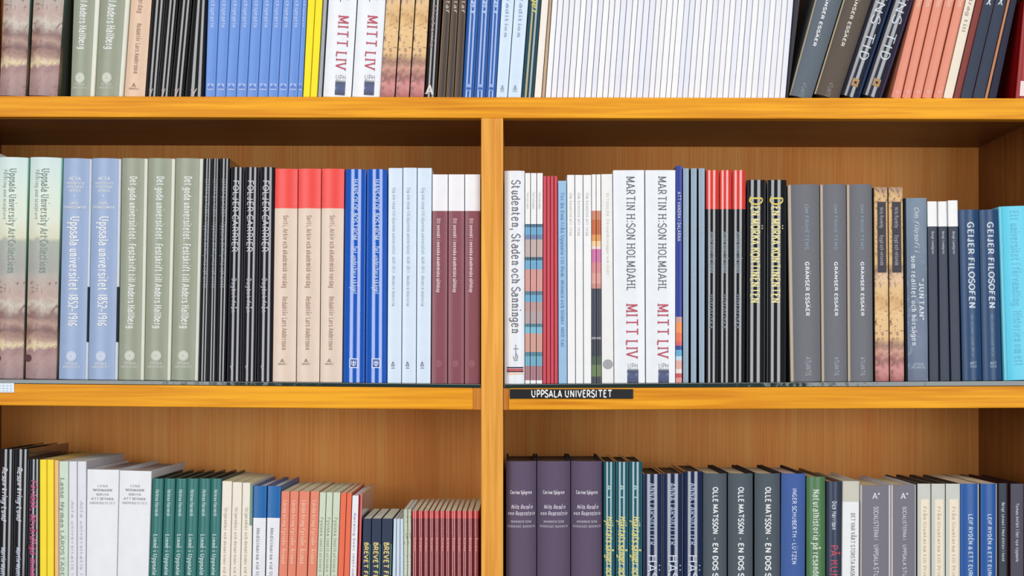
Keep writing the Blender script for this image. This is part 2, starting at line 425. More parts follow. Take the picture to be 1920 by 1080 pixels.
                for pl in polys:
                    for (xa, ya_), (xb, yb_) in zip(pl, pl[1:]):
                        p0 = ((xa - .5) * w, zl(ya_)); p1 = ((xb - .5) * w, zl(yb_))
                        dx, dz = p1[0] - p0[0], p1[1] - p0[1]; Ln = math.hypot(dx, dz) or 1
                        tx, tz = -dz / Ln * .0004, dx / Ln * .0004; b0 = len(vv)
                        vv += [pt(p0[0] + tx, p0[1] + tz, .0005), pt(p0[0] - tx, p0[1] - tz, .0005), pt(p1[0] - tx, p1[1] - tz, .0005), pt(p1[0] + tx, p1[1] + tz, .0005)]
                        ff.append((b0, b0 + 1, b0 + 2, b0 + 3))
                link(nm, mesh(nm, vv, ff, [mat(cc, 'ink')]), root)
def E(*q):
    """(left_top, right_top, left_bottom, right_bottom) rows from two lists of spine pairs"""
    tops, bots = q
    return [(tops[2 * i], tops[2 * i + 1], bots[2 * i], bots[2 * i + 1]) for i in range(len(tops) // 2)]
# ------------------------------------------------------------------ room and bookcase
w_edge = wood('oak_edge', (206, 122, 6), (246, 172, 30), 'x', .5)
w_post = wood('oak_post', (210, 132, 40), (244, 178, 80), 'z', .5)
w_board_shaded = wood('oak_board_shaded', (92, 52, 20), (130, 78, 34), 'x')  # same oak as the edges, darkened: under-shelf shade is put into the colour
w_side_shaded = wood('oak_side_shaded', (110, 62, 24), (150, 90, 40), 'z')  # upright oak with the shade on its inner faces painted in as darker tones
w_back = wood('oak_back', (240, 136, 54), (255, 186, 104), 'z', .55, 3.2, .2)
fl = box('floor', -4, 4, -5, .6, -.05, 0, mat((96, 86, 76)), bev=0); fl['kind'] = 'structure'
wl = box('wall_back', -4, 4, .30, .40, 0, 3.8, mat((225, 222, 215)), bev=0); wl['kind'] = 'structure'
case = bpy.data.objects.new('bookcase', None); C.objects.link(case); case.location = (0, 0, 0)
tag(case, 'honey oak bookcase with a central upright, filled with rows of books', 'bookcase')
DEP = .23; LX, RX = X(-120), X(1946)
def zt(px): return Z(180 + 4.2 * px / 1920)
def zb_(px): return Z(219 + 4.8 * px / 1920)
def board(name, xa, xb, za, zb, ta, tb, y0=.018):
    """shelf board with a solid front lipping; za, zb top heights at its ends, ta, tb undersides"""
    o = box(name, xa, xb, y0, DEP, ta, w_board_shaded, case, 0, tb, zb) if 0 else box(name, xa, xb, y0, DEP, ta, za, w_board_shaded, case, 0, tb, zb)
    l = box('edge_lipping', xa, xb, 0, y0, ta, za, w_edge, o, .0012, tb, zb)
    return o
pa, pb = LX / S + PX, RX / S + PX
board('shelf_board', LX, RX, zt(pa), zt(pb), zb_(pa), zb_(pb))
def mt(px): return Z(719.5 + 8 * px / 902 if px < 925 else 728 - 4 * (px - 944) / 976)
def mb(px): return Z(760 + 8.5 * px / 902 if px < 925 else 768.8 - 4 * (px - 944) / 976)
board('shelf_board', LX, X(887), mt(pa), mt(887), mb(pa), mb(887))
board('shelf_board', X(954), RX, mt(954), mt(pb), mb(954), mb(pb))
for a, b in ((887.3, 902), (944, 953.7)):
    box('end_block', X(a), X(b), .0005, DEP, mb(a), mt(a), wood('oak_end', (176, 100, 24), (226, 150, 58), 'z', .45), case, .0006, mb(b), mt(b))
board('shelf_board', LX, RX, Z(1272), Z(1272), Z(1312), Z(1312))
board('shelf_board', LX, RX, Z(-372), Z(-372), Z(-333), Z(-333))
box('divider', X(902), X(943.5), -.0012, DEP, Z(1271.5), zb_(922), w_post, case, .0014)
for xa, xb in ((LX - .025, LX), (RX, RX + .025)): box('edge_lipping', xa, xb, 0, .018, 0, Z(-372), w_post, box('upright', xa, xb, .018, DEP + .006, 0, Z(-372), w_side_shaded, case, 0), .0012)
for xa, xb, za, zb in ((LX, RX, Z(185), Z(-330)), (LX, X(923), Z(1300), Z(200)), (X(923), RX, Z(1300), Z(200)), (LX, RX, .06, Z(1300))):
    box('back_panel', xa, xb, DEP, DEP + .006, za, zb, w_back, case, 0)
box('base_board', LX, RX, .02, DEP, 0, .06, w_board_shaded, case, .001)
# name plate and paper label stuck on the middle shelf's edge
pl = box('name_plate', X(955.5), X(1187), -.0016, -.0002, Z(747.5), Z(729.5), mat((18, 18, 22), 'semi'), case, .0003)
pl['label'] = 'black name plate with white capitals'
def plate_text():
    tv, tf, _ = text_flat('UPPSALA UNIVERSITET', 'n', 1.25)
    x0, x1, z0, hh = X(996), X(1147), Z(744.3), 12.4 * S
    link('plate_lettering', mesh('plate_lettering', [(x0 + (x1 - x0) * u, -.0018 - l, z0 + hh * v) for u, v, l in tv], tf, [mat((240, 240, 240), 'ink')]), pl)
plate_text()
lb = box('paper_label', X(-22), X(27), -.0012, -.0002, Z(736), Z(718.5), mat((228, 238, 246)), case, .0002)
lb['label'] = 'small white paper label with pale blue print'
vv, ff = [], []
for j in range(3):
    for i in range(6):
        a = X(-16 + i * 7); z0 = Z(723 + j * 5); b0 = len(vv)
        vv += [(a, -.0014, z0), (a + .0024, -.0014, z0 + .0004), (a + .0024, -.0014, z0 - .0004), (a, -.0014, z0 - .0008)]; ff.append((b0, b0 + 3, b0 + 2, b0 + 1))
link('label_print', mesh('label_print', vv, ff, [mat((150, 180, 210), 'ink')]), lb)
gm, t_, b_ = nt('dark_glass'); b_.inputs['Base Color'].default_value = (.012, .028, .026, 1); b_.inputs['Roughness'].default_value = .12
b_.inputs['Coat Weight'].default_value = .5
n_ = t_.nodes.new('ShaderNodeTexNoise'); n_.inputs['Scale'].default_value = 70; tc_ = t_.nodes.new('ShaderNodeTexCoord'); t_.links.new(tc_.outputs['Object'], n_.inputs['Vector'])
p_ = t_.nodes.new('ShaderNodeBump'); p_.inputs['Strength'].default_value = .35; p_.inputs['Distance'].default_value = .002; t_.links.new(n_.outputs['Fac'], p_.inputs['Height']); t_.links.new(p_.outputs['Normal'], b_.inputs['Normal'])
for a, b, s_ in ((pa + .5, 901, 'left of'), (945, pb - .5, 'right of')):
    g = box('glass_sheet', X(a), X(b), .0015, DEP - .004, mt(a) + .0001, Z(mat_top(a)), gm, None, .0006, mt(b) + .0001, Z(mat_top(b)))
    tag(g, 'dark green glass sheet under the middle row of books, %s the central upright' % s_, 'glass sheet')

# ------------------------------------------------------------------ printed pictures
artA = ramp_mat('print_harbour', [(0, (150, 122, 124)), (.08, (172, 140, 136)), (.125, (158, 122, 122)), (.145, (222, 206, 164)), (.165, (200, 172, 150)), (.19, (160, 126, 112)), (.22, (124, 92, 90)), (.255, (178, 146, 132)), (.285, (136, 104, 100)), (.33, (200, 190, 176)), (.37, (186, 160, 150)), (.46, (178, 170, 162)), (.5, (164, 164, 158)), (.62, (168, 174, 162)), (.64, (216, 214, 188)), (.72, (220, 226, 208)), (.85, (214, 228, 216)), (1, (204, 222, 222))], .05, 48, ((140, 98, 92), .55, .44))
artA2 = ramp_mat('print_trees', [(0, (60, 48, 40)), (.1, (104, 84, 62)), (.25, (44, 42, 34)), (.45, (40, 66, 56)), (.7, (90, 128, 104)), (1, (120, 186, 164))], .06, 50)
artB = ramp_mat('print_swirl', [(0, (160, 84, 84)), (.06, (206, 136, 132)), (.1, (150, 90, 86)), (.14, (206, 150, 130)), (.18, (150, 110, 92)), (.23, (226, 184, 130)), (.36, (230, 190, 132)), (.41, (206, 160, 100)), (.46, (224, 184, 128)), (.52, (226, 190, 150)), (.57, (140, 108, 84)), (.62, (214, 174, 112)), (.95, (216, 174, 114)), (1, (170, 132, 104))], .07, 44, ((116, 84, 68), .52))
artS = ramp_mat('print_slate', [(0, (92, 104, 128)), (.2, (104, 116, 142)), (.5, (92, 108, 130)), (1, (110, 130, 152))], .2, 26, ((132, 142, 164), .55))
marble = ramp_mat('print_leaves', [(0, (130, 142, 112)), (.5, (206, 216, 196)), (1, (190, 200, 176))], .3, 60, ((84, 98, 70), .56))
WH = (238, 238, 240); GREY = (150, 150, 156)
HB, PB, BK = 'hardback_book', 'paperback_book', 'booklet'

# ------------------------------------------------------------------ top shelf
tp = 'on top shelf'
place(HB, 'hardback with harbour painting jacket, top shelf', 'book', 'painted jacket hardbacks on the top shelf', 1,
      E([4, 58, 60, 122], [-4, 49, 51, 109]), -234, 'round', artA, 'the frame edge', 'a sage green book', front=.004, fin='semi', rs=.07, rsc=artA2, side=(70, 78, 66), hard=False)
place(HB, 'sage green hardback with white lettering, top shelf', 'book', 'sage green hardbacks on the top shelf', 1,
      E([137, 186, 187, 244], [131, 176, 177.5, 231]), -233, 'round', (150, 156, 136), 'a painted jacket', 'a beige book', fin='semi', bulge=.75, rs=.17, rsc=(222, 222, 208), side=(222, 222, 208), front=.014,
      print_=[T('Det goda universitetet. Festskrift till Anders Hallberg', -198, 93, .42, .26), DISC(.38, 146, 9.5, (222, 224, 214), ring=(176, 180, 164)), H('UPPSALA', 160, 4.4, 20, .38, (222, 224, 214)), H('UNIVERSITET', 167, 4, 28, .38, (222, 224, 214))])
place(HB, 'beige hardback with small grey lettering, top shelf', 'book', '', 1, E([245, 284], [232, 271]), -222, 'round', (224, 192, 166), fin='semi', bulge=.6,
      bands=[(-230, -145, (222, 62, 52))], print_=[T('Sorti, Arkiv och akademisk vardag', -135, 25, .5, .22, (176, 140, 120)), T('Redaktör Lars Andersson', 44, 138, .5, .2, (160, 130, 112)), H('A', 163, 7, 6, .45, (150, 120, 104)), H('UNIVERSITET', 168, 3, 18, .45, (150, 120, 104))])
place(HB, 'narrow glossy black book on top shelf', 'book', 'glossy black books on the top shelf', 1, E([284, 309, 310, 333, 335, 359, 361, 388.5], [271, 294, 294.5, 317, 318, 343, 344, 382.5]), -224, 'gloss', (18, 15, 17), 'the beige book', 'the blue booklets', print_=[POLY([[(.35, 168), (.5, 176), (.62, 166)], [(.5, 176), (.5, 180)]], (200, 180, 170))])
bt = [390, 411, 411, 432, 432, 452, 452, 472, 472, 492, 492, 512, 512, 530.5, 530.5, 549, 549, 567, 567, 576]
bb = [384.5, 403.5, 403.5, 423, 423, 442.5, 442.5, 462.5, 462.5, 483, 483, 502, 502, 521, 521, 539.5, 539.5, 557.5, 557.5, 567]
place(BK, 'cornflower blue booklet, top shelf', 'booklet', 'cornflower blue booklets on the top shelf', 1, E(bt, bb), -190, 'flat', (98, 142, 216), 'the black books', 'the yellow books', fin='semi', side=(84, 124, 200),
      print_=[T('Uppsala universitet i backspegeln', -120, 52, .5, .34, (190, 208, 240)), RECT(.18, .82, 157, 169, (172, 190, 232), 'emblem'), DISC(.36, 164, 3, (98, 130, 205)), DISC(.64, 164, 3, (98, 130, 205)), DISC(.5, 160, 2, (98, 130, 205))])
place(PB, 'bright yellow paperback, top shelf', 'book', 'yellow paperbacks on the top shelf', 1, E([577, 591, 591.5, 605], [568, 581, 581.5, 594.5]), -205, 'flat', (250, 228, 24), 'the blue booklets', 'a silver grey book')
place(PB, 'slim silver grey glossy book beside the yellow paperbacks, top shelf', 'book', '', 1, E([605.5, 614], [595, 603.5]), -205, 'gloss', (132, 138, 146))
moon = ramp_mat('print_moon', [(0, (50, 56, 84)), (.5, (70, 84, 130)), (1, (60, 64, 92))], .2, 90, ((170, 185, 220), .62))
def mitt(dy):
    return [T('MARTIN H:SON HOLMDAHL', 331 + dy, 545 + dy, .56, .26, (98, 98, 108), 's', .8), T('MITT LIV', 570 + dy, 671 + dy, .58, .36, (188, 88, 104), 's', .95), H('UPH', 690.5 + dy, 9, 19, .6, (120, 124, 132), 'n', .6, 'publisher_lettering'),
            POLY([[(.42, 692.5 + dy), (.78, 692.5 + dy)]], (130, 134, 140), 'rule'), RECT(.42, .78, 694 + dy, 719 + dy, moon)]
place(HB, 'white hardback with red title lettering, top shelf', 'book', 'white hardbacks with red titles on the top shelf', 1, E([615.5, 669, 670.5, 723], [605, 658, 659.5, 712.5]), -221, 'round', (232, 235, 240), 'the silver book', 'the painted spines', fin='semi', bulge=.6, print_=mitt(-541))
place(PB, 'paperback with tan figure painting spine, top shelf', 'book', 'tan painted paperbacks on the top shelf', 1, E([724, 751, 752, 778.5, 779.5, 805], [712, 740, 741, 767, 768, 795]), -185, 'flat', artB, 'the white hardbacks', 'a black book', fin='semi', side=(60, 44, 34))
place(HB, 'glossy black book with white letter A at its foot, top shelf', 'book', '', 1, E([806, 828], [795.5, 818]), -200, 'gloss', (34, 26, 26), print_=[T('Historia', 10, 90, .4, .3, (150, 130, 124)), H('A', 176, 16, 12, .42, (226, 220, 216), 's', 1.2)])
place(PB, 'dark brown paperback with tan edge, top shelf', 'book', 'dark brown paperbacks on the top shelf', 1, E([831, 846, 846.5, 860, 860.5, 875], [819.5, 835, 835.5, 850.5, 851, 866]), -190, 'flat', (66, 50, 40), 'the book with letter A', 'the glossy blue books', fin='semi', ls=.16, lsc=(206, 168, 124), print_=[T('Karl Gustaf', -60, 24, .62, .4, (206, 196, 184), 'n')])
place(HB, 'glossy mid blue book, top shelf', 'book', 'glossy mid blue books on the top shelf', 1, E([876.5, 898, 898.5, 919.5, 920, 940], [866.5, 888, 888.5, 910, 910.5, 929.5]), -196, 'gloss', (46, 98, 176), 'the dark brown books', 'the pale blue pair', print_=[T('Skåpet', -60, 30, .5, .4, (180, 205, 240)), RECT(.3, .74, 158, 170, (150, 178, 226), 'emblem'), DISC(.44, 166, 2.6, (60, 100, 180)), DISC(.6, 166, 2.6, (60, 100, 180))])
place(PB, 'pale ice blue paperback, top shelf', 'book', 'pale blue paperbacks on the top shelf', 1, E([940.5, 964.5, 965, 991], [930, 951.5, 952, 977]), -192, 'flat', (208, 226, 244), 'the glossy blue books', 'a dark teal book', fin='semi', print_=[T('i svensk tradition', -90, 70, .5, .24, (150, 170, 190)), POLY([[(.36, 168), (.5, 160), (.64, 168), (.36, 168)], [(.5, 168), (.5, 160)], [(.34, 171), (.66, 171)]], (160, 178, 190))])
place(PB, 'glossy dark teal book with yellow lettering, top shelf', 'book', '', 1, E([992, 1015], [977.5, 1001]), -200, 'gloss', (28, 72, 84), print_=[T('Hjärtats sånger', -120, 24, .5, .44, (214, 200, 110), 'i', 1.2), RECT(.3, .42, 24, 180, (190, 170, 120), 'gold_line')])
place(PB, 'cream paperback beside the dark teal book, top shelf', 'book', '', 1, E([1015.5, 1029], [1001.5, 1015]), -196, 'flat', (240, 232, 222))
place(PB, 'thin tan paperback at the left end of the white booklets', 'book', '', 1, E([1029.5, 1035], [1015.5, 1022]), -196, 'flat', (222, 192, 160), front=.016)
n = 42; bt, bb = [], []
for i in range(n):
    j = random.uniform(-.7, .7) if 0 < i < n else 0
    bt.append(1035.5 + (1488 - 1035.5) * i / n + j); bb.append(1022.5 + (1473 - 1022.5) * i / n + j)
bt.append(1488); bb.append(1473)
xs = [(bt[i] + .15, bt[i + 1] - .15, bb[i] + .15, bb[i + 1] - .15) for i in range(n)]
place(BK, 'thin white booklet, top shelf', 'booklet', 'thin white booklets on the top shelf', 1, xs, -190, 'flat', [random.choice([(236, 236, 240), (232, 232, 240), (240, 240, 242), (228, 230, 240)]) for _ in range(n)], 'the tan paperback', 'a dark grey book', fin='paper', front=[.010 + random.uniform(0, .0025) for _ in range(n)])
place(HB, 'thin dark grey book against the white booklets, top shelf', 'book', '', 1, [(1489, 1500, 1474, 1478)], -60, 'flat', (74, 72, 80), fin='cloth', front=.03)
place(HB, 'leaning slate grey cloth hardback with white dotted lettering, top shelf', 'book', '', 1, E([1529, 1580], [1480, 1524]), -180, 'round', (98, 108, 118), front=.02, ls=.05, lsc=(196, 180, 150), side=(82, 86, 90), print_=[T('OM FRIHETENS GRÄNSER ESSÄER', -120, 87, .44, .11, (230, 232, 236), 'n', 1.5), T('ATLANTIS', 156, 182, .5, .16, (150, 160, 170), 'n')])
place(HB, 'leaning brown grey cloth hardback with white dotted lettering, top shelf', 'book', '', 1, E([1582, 1636], [1526, 1576]), -180, 'round', (94, 84, 76), front=.02, ls=.05, lsc=(206, 190, 158), side=(76, 68, 62), print_=[T('OM FRIHETENS GRÄNSER ESSÄER', -120, 87, .46, .11, (224, 222, 214), 'n', 1.3), T('ATLANTIS', 156, 182, .5, .16, (150, 146, 138), 'n')])
place(HB, 'leaning glossy navy book with tall white lettering, top shelf', 'book', 'leaning navy books on the top shelf', 1, E([1637, 1675, 1676, 1715], [1577, 1615, 1616, 1656]), -170, 'gloss', (30, 36, 54), 'the brown grey book', 'the salmon booklets', bulge=.85, front=.016, rs=.12, rsc=(40, 74, 126), print_=[T('HÄSTENS TID', -110, 114, .46, .44, (214, 222, 232), 'n', .62), RECT(.3, .66, 148, 162, (176, 140, 96), 'emblem'), DISC(.48, 155, 2.6, (60, 44, 40))])
place(BK, 'leaning salmon pink booklet, top shelf', 'booklet', 'leaning salmon booklets on the top shelf', 1, E([1717, 1731, 1732.5, 1750, 1751.5, 1770, 1771, 1790, 1792, 1810], [1671, 1690, 1691.5, 1709, 1710.5, 1728, 1729, 1748, 1750, 1768]), -6, 'flat', (222, 136, 110), 'the navy books', 'a cream booklet', fin='semi', front=.012, print_=[T('Om', -4, 14, .5, .5, (242, 200, 180), 'n'), DISC(.5, 173, 4, (228, 160, 150))])
place(BK, 'leaning cream booklet between salmon and red brown ones, top shelf', 'booklet', '', 1, E([1811, 1829.5], [1769, 1787]), -70, 'flat', (234, 222, 204), front=.012, print_=[T('Bidrag till', -20, 60, .5, .34, (170, 160, 150))])
place(BK, 'leaning red brown booklet beside the cream one, top shelf', 'booklet', '', 1, E([1830.5, 1844], [1788, 1800.5]), -70, 'flat', (128, 52, 46), front=.014)
place(HB, 'leaning dark blue grey cloth book, top shelf', 'book', 'leaning blue grey books on the top shelf', 1, E([1845, 1866, 1867, 1888], [1801.5, 1823, 1824.5, 1846]), -70, 'round', (58, 66, 84), 'the red brown booklet', 'a tan edged book', fin='cloth', bulge=.5, hard=False, front=.012, side=(120, 56, 60), print_=[H('A', 9, 8, 7, .5, (226, 230, 236)), DISC(.5, 0, 2, (226, 230, 236))])
place(PB, 'thin leaning tan book between dark blue books, top shelf', 'book', '', 1, E([1889, 1894], [1847, 1852.5]), -70, 'flat', (186, 128, 92), front=.014)
place(HB, 'leaning narrow navy book before the dark gap, top shelf', 'book', '', 1, E([1895, 1907], [1854, 1869]), -70, 'round', (44, 46, 66), bulge=.6, hard=False, front=.014)
place(HB, 'dark red hardback at the right end of the top shelf', 'book', '', 1, E([1921, 1936], [1905, 1928]), -2, 'round', (150, 16, 18), fin='semi', front=.012, print_=[RECT(.28, .8, 152, 180, (236, 220, 220), 'spine_label')])

# ------------------------------------------------------------------ middle shelf, left bay
place(HB, 'pale hardback at the left end of the middle shelf', 'book', '', 2, E([-58, -7], [-68, -15]), 284, 'round', (214, 220, 220), fin='semi', front=.004)
place(HB, 'tall hardback with harbour painting jacket, middle shelf', 'book', 'painted jacket hardbacks on the middle shelf', 2, E([-4, 54, 55, 117], [-11, 44.5, 45.5, 107]), 294, 'round', artA, 'the frame edge', 'a grey blue book', fin='semi', rs=.05, rsc=artA2, side=(96, 120, 104), hard=False, bulge=.75,
      print_=[T('Uppsala University Art Collections', 316, 512, .5, .22, (128, 144, 136)), T('Painting and sculpture', 318, 412, .25, .1, (168, 178, 168)), DISC(.08, 672, 7, (92, 62, 66), 'dark_figure')])
place(HB, 'tall grey blue hardback with white lettering, middle shelf', 'book', 'grey blue hardbacks on the middle shelf', 2, E([118, 171.5, 172, 226], [108.5, 163.5, 164, 219]), 296, 'round', (152, 172, 206), 'a painted jacket', 'a sage green book', fin='semi', bulge=.7, rs=.07, rsc=(230, 234, 240), side=(150, 170, 204),
      bands=[(537, 641, (48, 56, 64), 'right')], per={1: []},
      print_=[H('ACTA', 337, 5, 22, .44), H('UNIVERSITATIS', 345.5, 4.2, 34, .44), H('UPSALIENSIS', 352.5, 4, 32, .44), H('SERIES', 359.5, 4, 22, .44), DISC(.44, 367, 1.3, WH, 'dot'), H('CARL', 383, 4.4, 18, .44), H('FRÄNGSMYR', 391, 4.6, 42, .44),
              T('Uppsala universitet 1852–1916', 406, 611, .47, .3), DISC(.44, 668, 9.5, (214, 222, 236), ring=(176, 190, 216)), H('UPPSALA', 684, 4.4, 22, .44), H('UNIVERSITET', 690.5, 4, 32, .44)])
place(HB, 'sage green hardback with white lettering, middle shelf', 'book', 'sage green hardbacks on the middle shelf', 2, E([228, 276.5, 277.5, 328, 329, 381], [221, 269, 270, 319, 320, 371]), 296, 'round', (152, 158, 138), 'a grey blue book', 'a glossy black book', fin='semi', bulge=.7, rs=.12, rsc=(222, 222, 208), side=(216, 216, 200),
      print_=[T('Det goda universitetet. Festskrift till Anders Hallberg', 331, 616, .48, .25), DISC(.44, 667, 9.5, (222, 224, 214), ring=(176, 180, 164)), H('UPPSALA', 683, 4.4, 22, .44, (226, 228, 220)), H('UNIVERSITET', 690, 4, 32, .44, (226, 228, 220))])
place(HB, 'narrow tall glossy black book, middle shelf', 'book', 'narrow glossy black books on the middle shelf', 2, E([382, 397, 397.5, 411, 411.5, 431], [371.5, 387.5, 388, 404, 404.5, 422]), 297, 'gloss', (16, 20, 26), 'a sage green book', 'a wider black book', print_=[T('Jakten på nåden i Uppsala domkyrka och slott', 335, 540, .5, .4, (150, 160, 166), 'n', .7)])
place(HB, 'glossy black book with silver lettering, middle shelf', 'book', 'black books with silver lettering on the middle shelf', 2, E([431.5, 457.5, 458.5, 485.5, 486.5, 515], [423, 451, 451.5, 479, 480, 510]), 313, 'gloss', (17, 16, 28), 'the narrow black books', 'a red topped book',
      print_=[T('FÖLJER CARRIER', 338, 472, .44, .4, (214, 212, 222), 'n', .8), T('Dagbok från', 522, 586, .44, .3, (190, 188, 202), 'n', .8), POLY([[(.3, 686), (.42, 694), (.46, 682)]], (206, 206, 216))])
place(HB, 'beige hardback with a red top band, middle shelf', 'book', 'red topped beige hardbacks on the middle shelf', 2, E([515.5, 558, 559, 602, 603, 645.5], [510.5, 554.5, 555.5, 598.5, 599.5, 641]), 316, 'round', (226, 204, 186), 'a black book', 'a glossy blue book', fin='semi', bulge=.6, hard=False, bands=[(300, 390.5, (240, 74, 68))],
      print_=[T('Sorti, Arkiv och akademisk vardag', 404, 540, .5, .2, (170, 140, 126)), T('Redaktör Lars Andersson', 556, 656, .5, .2, (170, 142, 128)), H('A', 679, 6, 6, .42, (140, 118, 108)), H('UNIVERSITET', 684, 3, 16, .42, (160, 138, 126))])
place(HB, 'glossy royal blue hardback with white lettering, middle shelf', 'book', 'glossy royal blue hardbacks on the middle shelf', 2, E([646.5, 686, 687, 726], [642, 683, 684, 725]), 317, 'gloss', (16, 90, 192), 'a beige book', 'an ice blue paperback',
      print_=[T('HANS OLOF BOSTRÖM', 336, 450, .5, .24, (200, 214, 236)), T('• Det underbara skåpet', 456, 552, .5, .26, (196, 212, 240)), RECT(.3, .72, 672, 690, (214, 224, 244), 'emblem'), RECT(.36, .66, 674, 688, (26, 62, 150), 'emblem_field'), POLY([[(.42, 676), (.42, 684), (.5, 686), (.5, 676)], [(.52, 676), (.52, 686), (.6, 684), (.6, 676)], [(.42, 680), (.6, 680)]], (220, 228, 246))])
place(PB, 'pale ice blue paperback, middle shelf', 'book', 'ice blue paperbacks on the middle shelf', 2, E([728, 755, 755.5, 782, 782.5, 810], [726, 752.5, 753, 780, 780.5, 807.5]), [315, 314.5, 315], 'flat', (214, 228, 244), 'a glossy blue book', 'a maroon book', fin='semi',
      print_=[T('Sig sin resa till djurens universitet 1620-2011. Modern historia', 352, 574, .42, .2, (172, 182, 192)), POLY([[(.3, 686), (.4, 678), (.5, 686), (.3, 686)], [(.28, 690), (.54, 690)]], (120, 126, 134))])
place(PB, 'maroon paperback with a white top band, middle shelf', 'book', 'white topped maroon paperbacks on the middle shelf', 2, E([810.5, 840, 840.5, 871, 871.5, 901], [808.5, 839, 839.5, 870.5, 871, 900.5]), 327, 'flat', (136, 74, 84), 'an ice blue paperback', 'the central upright', fin='semi', bands=[(300, 395.5, (238, 236, 240))],
      print_=[T('Ett svenskt i svenska akademiska sällskap', 410, 548, .42, .2, (232, 214, 216), 's', 1.2), DISC(.45, 682, 7, (150, 92, 100))])
# ------------------------------------------------------------------ middle shelf, right bay
place(HB, 'thick white hardback with large grey lettering beside the upright', 'book', '', 2, [(945.5, 984, 945.5, 984)], 320, 'round', (230, 234, 240), fin='semi', bulge=.75, hard=False,
      print_=[T('Studenten, Staden och Sanningen', 338, 625, .57, .4, (112, 112, 120), 's', .9), POLY([[(.44, 668), (.5, 676), (.62, 676), (.66, 668), (.56, 662)], [(.56, 646), (.56, 674)], [(.44, 654), (.7, 654)]], (140, 140, 148)), RECT(.12, .94, 688, 690.5, (44, 46, 74), 'stripe'), RECT(.12, .94, 691.5, 694.5, (206, 70, 80), 'stripe'), RECT(.12, .94, 695, 698, (120, 60, 66), 'stripe'), RECT(.12, .94, 700, 702, (238, 202, 160), 'stripe')])
pk, bl, gp = (212, 152, 144), (108, 168, 204), (192, 172, 168)
place(BK, 'white booklet banded in blue and pink, middle shelf', 'booklet', 'patterned booklets on the middle shelf', 2, E([984.5, 994.7, 995.2, 1006.2, 1006.7, 1018], [984.5, 993.7, 994.2, 1005.2, 1005.7, 1017]), 324.5, 'flat', (238, 238, 238), 'the thick white book', 'a red booklet', fin='semi',
      bands=[(420, 426, (70, 104, 130)), (426, 440, bl), (440, 449, (110, 130, 168)), (449, 482, gp), (482, 488, (60, 96, 114)), (488, 505, bl), (505, 546, pk), (546, 553, (84, 120, 140)), (553, 566, bl), (566, 584, (186, 150, 146)), (584, 607, (178, 160, 162)), (607, 613, (74, 120, 138)), (613, 625, (124, 184, 208)), (625, 660, (206, 156, 142)), (660, 668, (80, 130, 150)), (668, 686, (110, 172, 196)), (686, 713, (166, 118, 126))], print_=[T('Text och tanke', 360, 392, .5, .4, (206, 206, 210))])
place(BK, 'slim crimson booklet, middle shelf', 'booklet', 'crimson booklets on the middle shelf', 2, E([1018.5, 1025, 1025.3, 1031.7, 1032, 1038.6, 1039, 1045.3], [1017.5, 1024.6, 1025, 1032, 1032.3, 1039, 1039.4, 1046.3]), 330, 'round', (200, 62, 78), 'a patterned booklet', 'a light blue booklet', fin='semi', hard=False)
place(PB, 'light blue booklet with dark blue lettering beside the crimson ones', 'booklet', '', 2, [(1046, 1062.5, 1047, 1063.5)], 339, 'flat', (152, 190, 222), print_=[T('Tor än Ewa från Uppsala till Rom. Minnen och bilder 1600-tal', 360, 650, .5, .36, (104, 140, 184))])
place(PB, 'plain white paperback with faint lettering, middle shelf', 'book', 'plain white paperbacks on the middle shelf', 2, E([1063, 1077.5, 1078, 1093, 1093.5, 1109], [1064, 1079, 1079.5, 1094, 1094.5, 1109]), 328, 'flat', (240, 240, 241), 'the light blue booklet', 'a photo spine', print_=[T('Om konsten att resa', 362, 442, .5, .34, (206, 204, 202))])
place(BK, 'slim booklet with sunset photo spine, middle shelf', 'booklet', 'sunset photo booklets on the middle shelf', 2, E([1109.4, 1117.6, 1118, 1126.4], [1109.4, 1118, 1118.5, 1127.6]), 327, 'flat', (240, 238, 238), 'a white paperback', 'an off white book', fin='semi',
      bands=[(395, 412, (206, 130, 100)), (412, 440, (196, 100, 56)), (440, 452, (224, 150, 84)), (452, 462, (240, 204, 150)), (462, 467, (240, 214, 214)), (467, 492, (206, 112, 166)), (492, 512, (214, 136, 140)), (512, 532, (222, 160, 150)), (532, 541, (200, 140, 130)), (541, 632, (58, 62, 78)), (632, 636, (150, 150, 156)), (636, 668, (52, 56, 70)), (668, 684, (70, 88, 76)), (684, 706, (104, 126, 86)), (706, 722, (62, 66, 74))])
place(PB, 'off white paperback with a round grey seal, middle shelf', 'book', '', 2, [(1127, 1148.5, 1128, 1151)], 326.5, 'flat', (238, 236, 234), print_=[T('RITUALER · Föreställningar om livet', 362, 516, .56, .2, (212, 210, 206)), DISC(.52, 683, 9.3, (178, 178, 182), ring=(150, 150, 156))])
place(HB, 'thick white hardback with red title lettering, middle shelf', 'book', 'white hardbacks with red titles on the middle shelf', 2, E([1149, 1208.5, 1209.5, 1267], [1151.5, 1210, 1211, 1266.5]), 319, 'flat', (234, 237, 242), 'the book with a seal', 'a dark blue booklet', fin='semi', hard=True, print_=mitt(0))
place(BK, 'slim dark blue booklet with orange picture at its foot', 'booklet', '', 2, [(1267.5, 1279.5, 1267, 1279)], 311, 'flat', (30, 54, 150), fin='semi',
      bands=[(594, 604, (200, 150, 150)), (604, 624, (236, 146, 90)), (624, 640, (232, 116, 84)), (640, 648, (214, 96, 96)), (648, 656, (34, 70, 150)), (656, 668, (96, 168, 206)), (668, 676, (196, 216, 226)), (676, 692, (226, 170, 160)), (692, 700, (232, 222, 220)), (700, 708, (200, 80, 84)), (708, 722, (222, 150, 140))], print_=[T('ATT VANDRA I DALARNA', 360, 452, .5, .5, (206, 210, 232), 'n')])
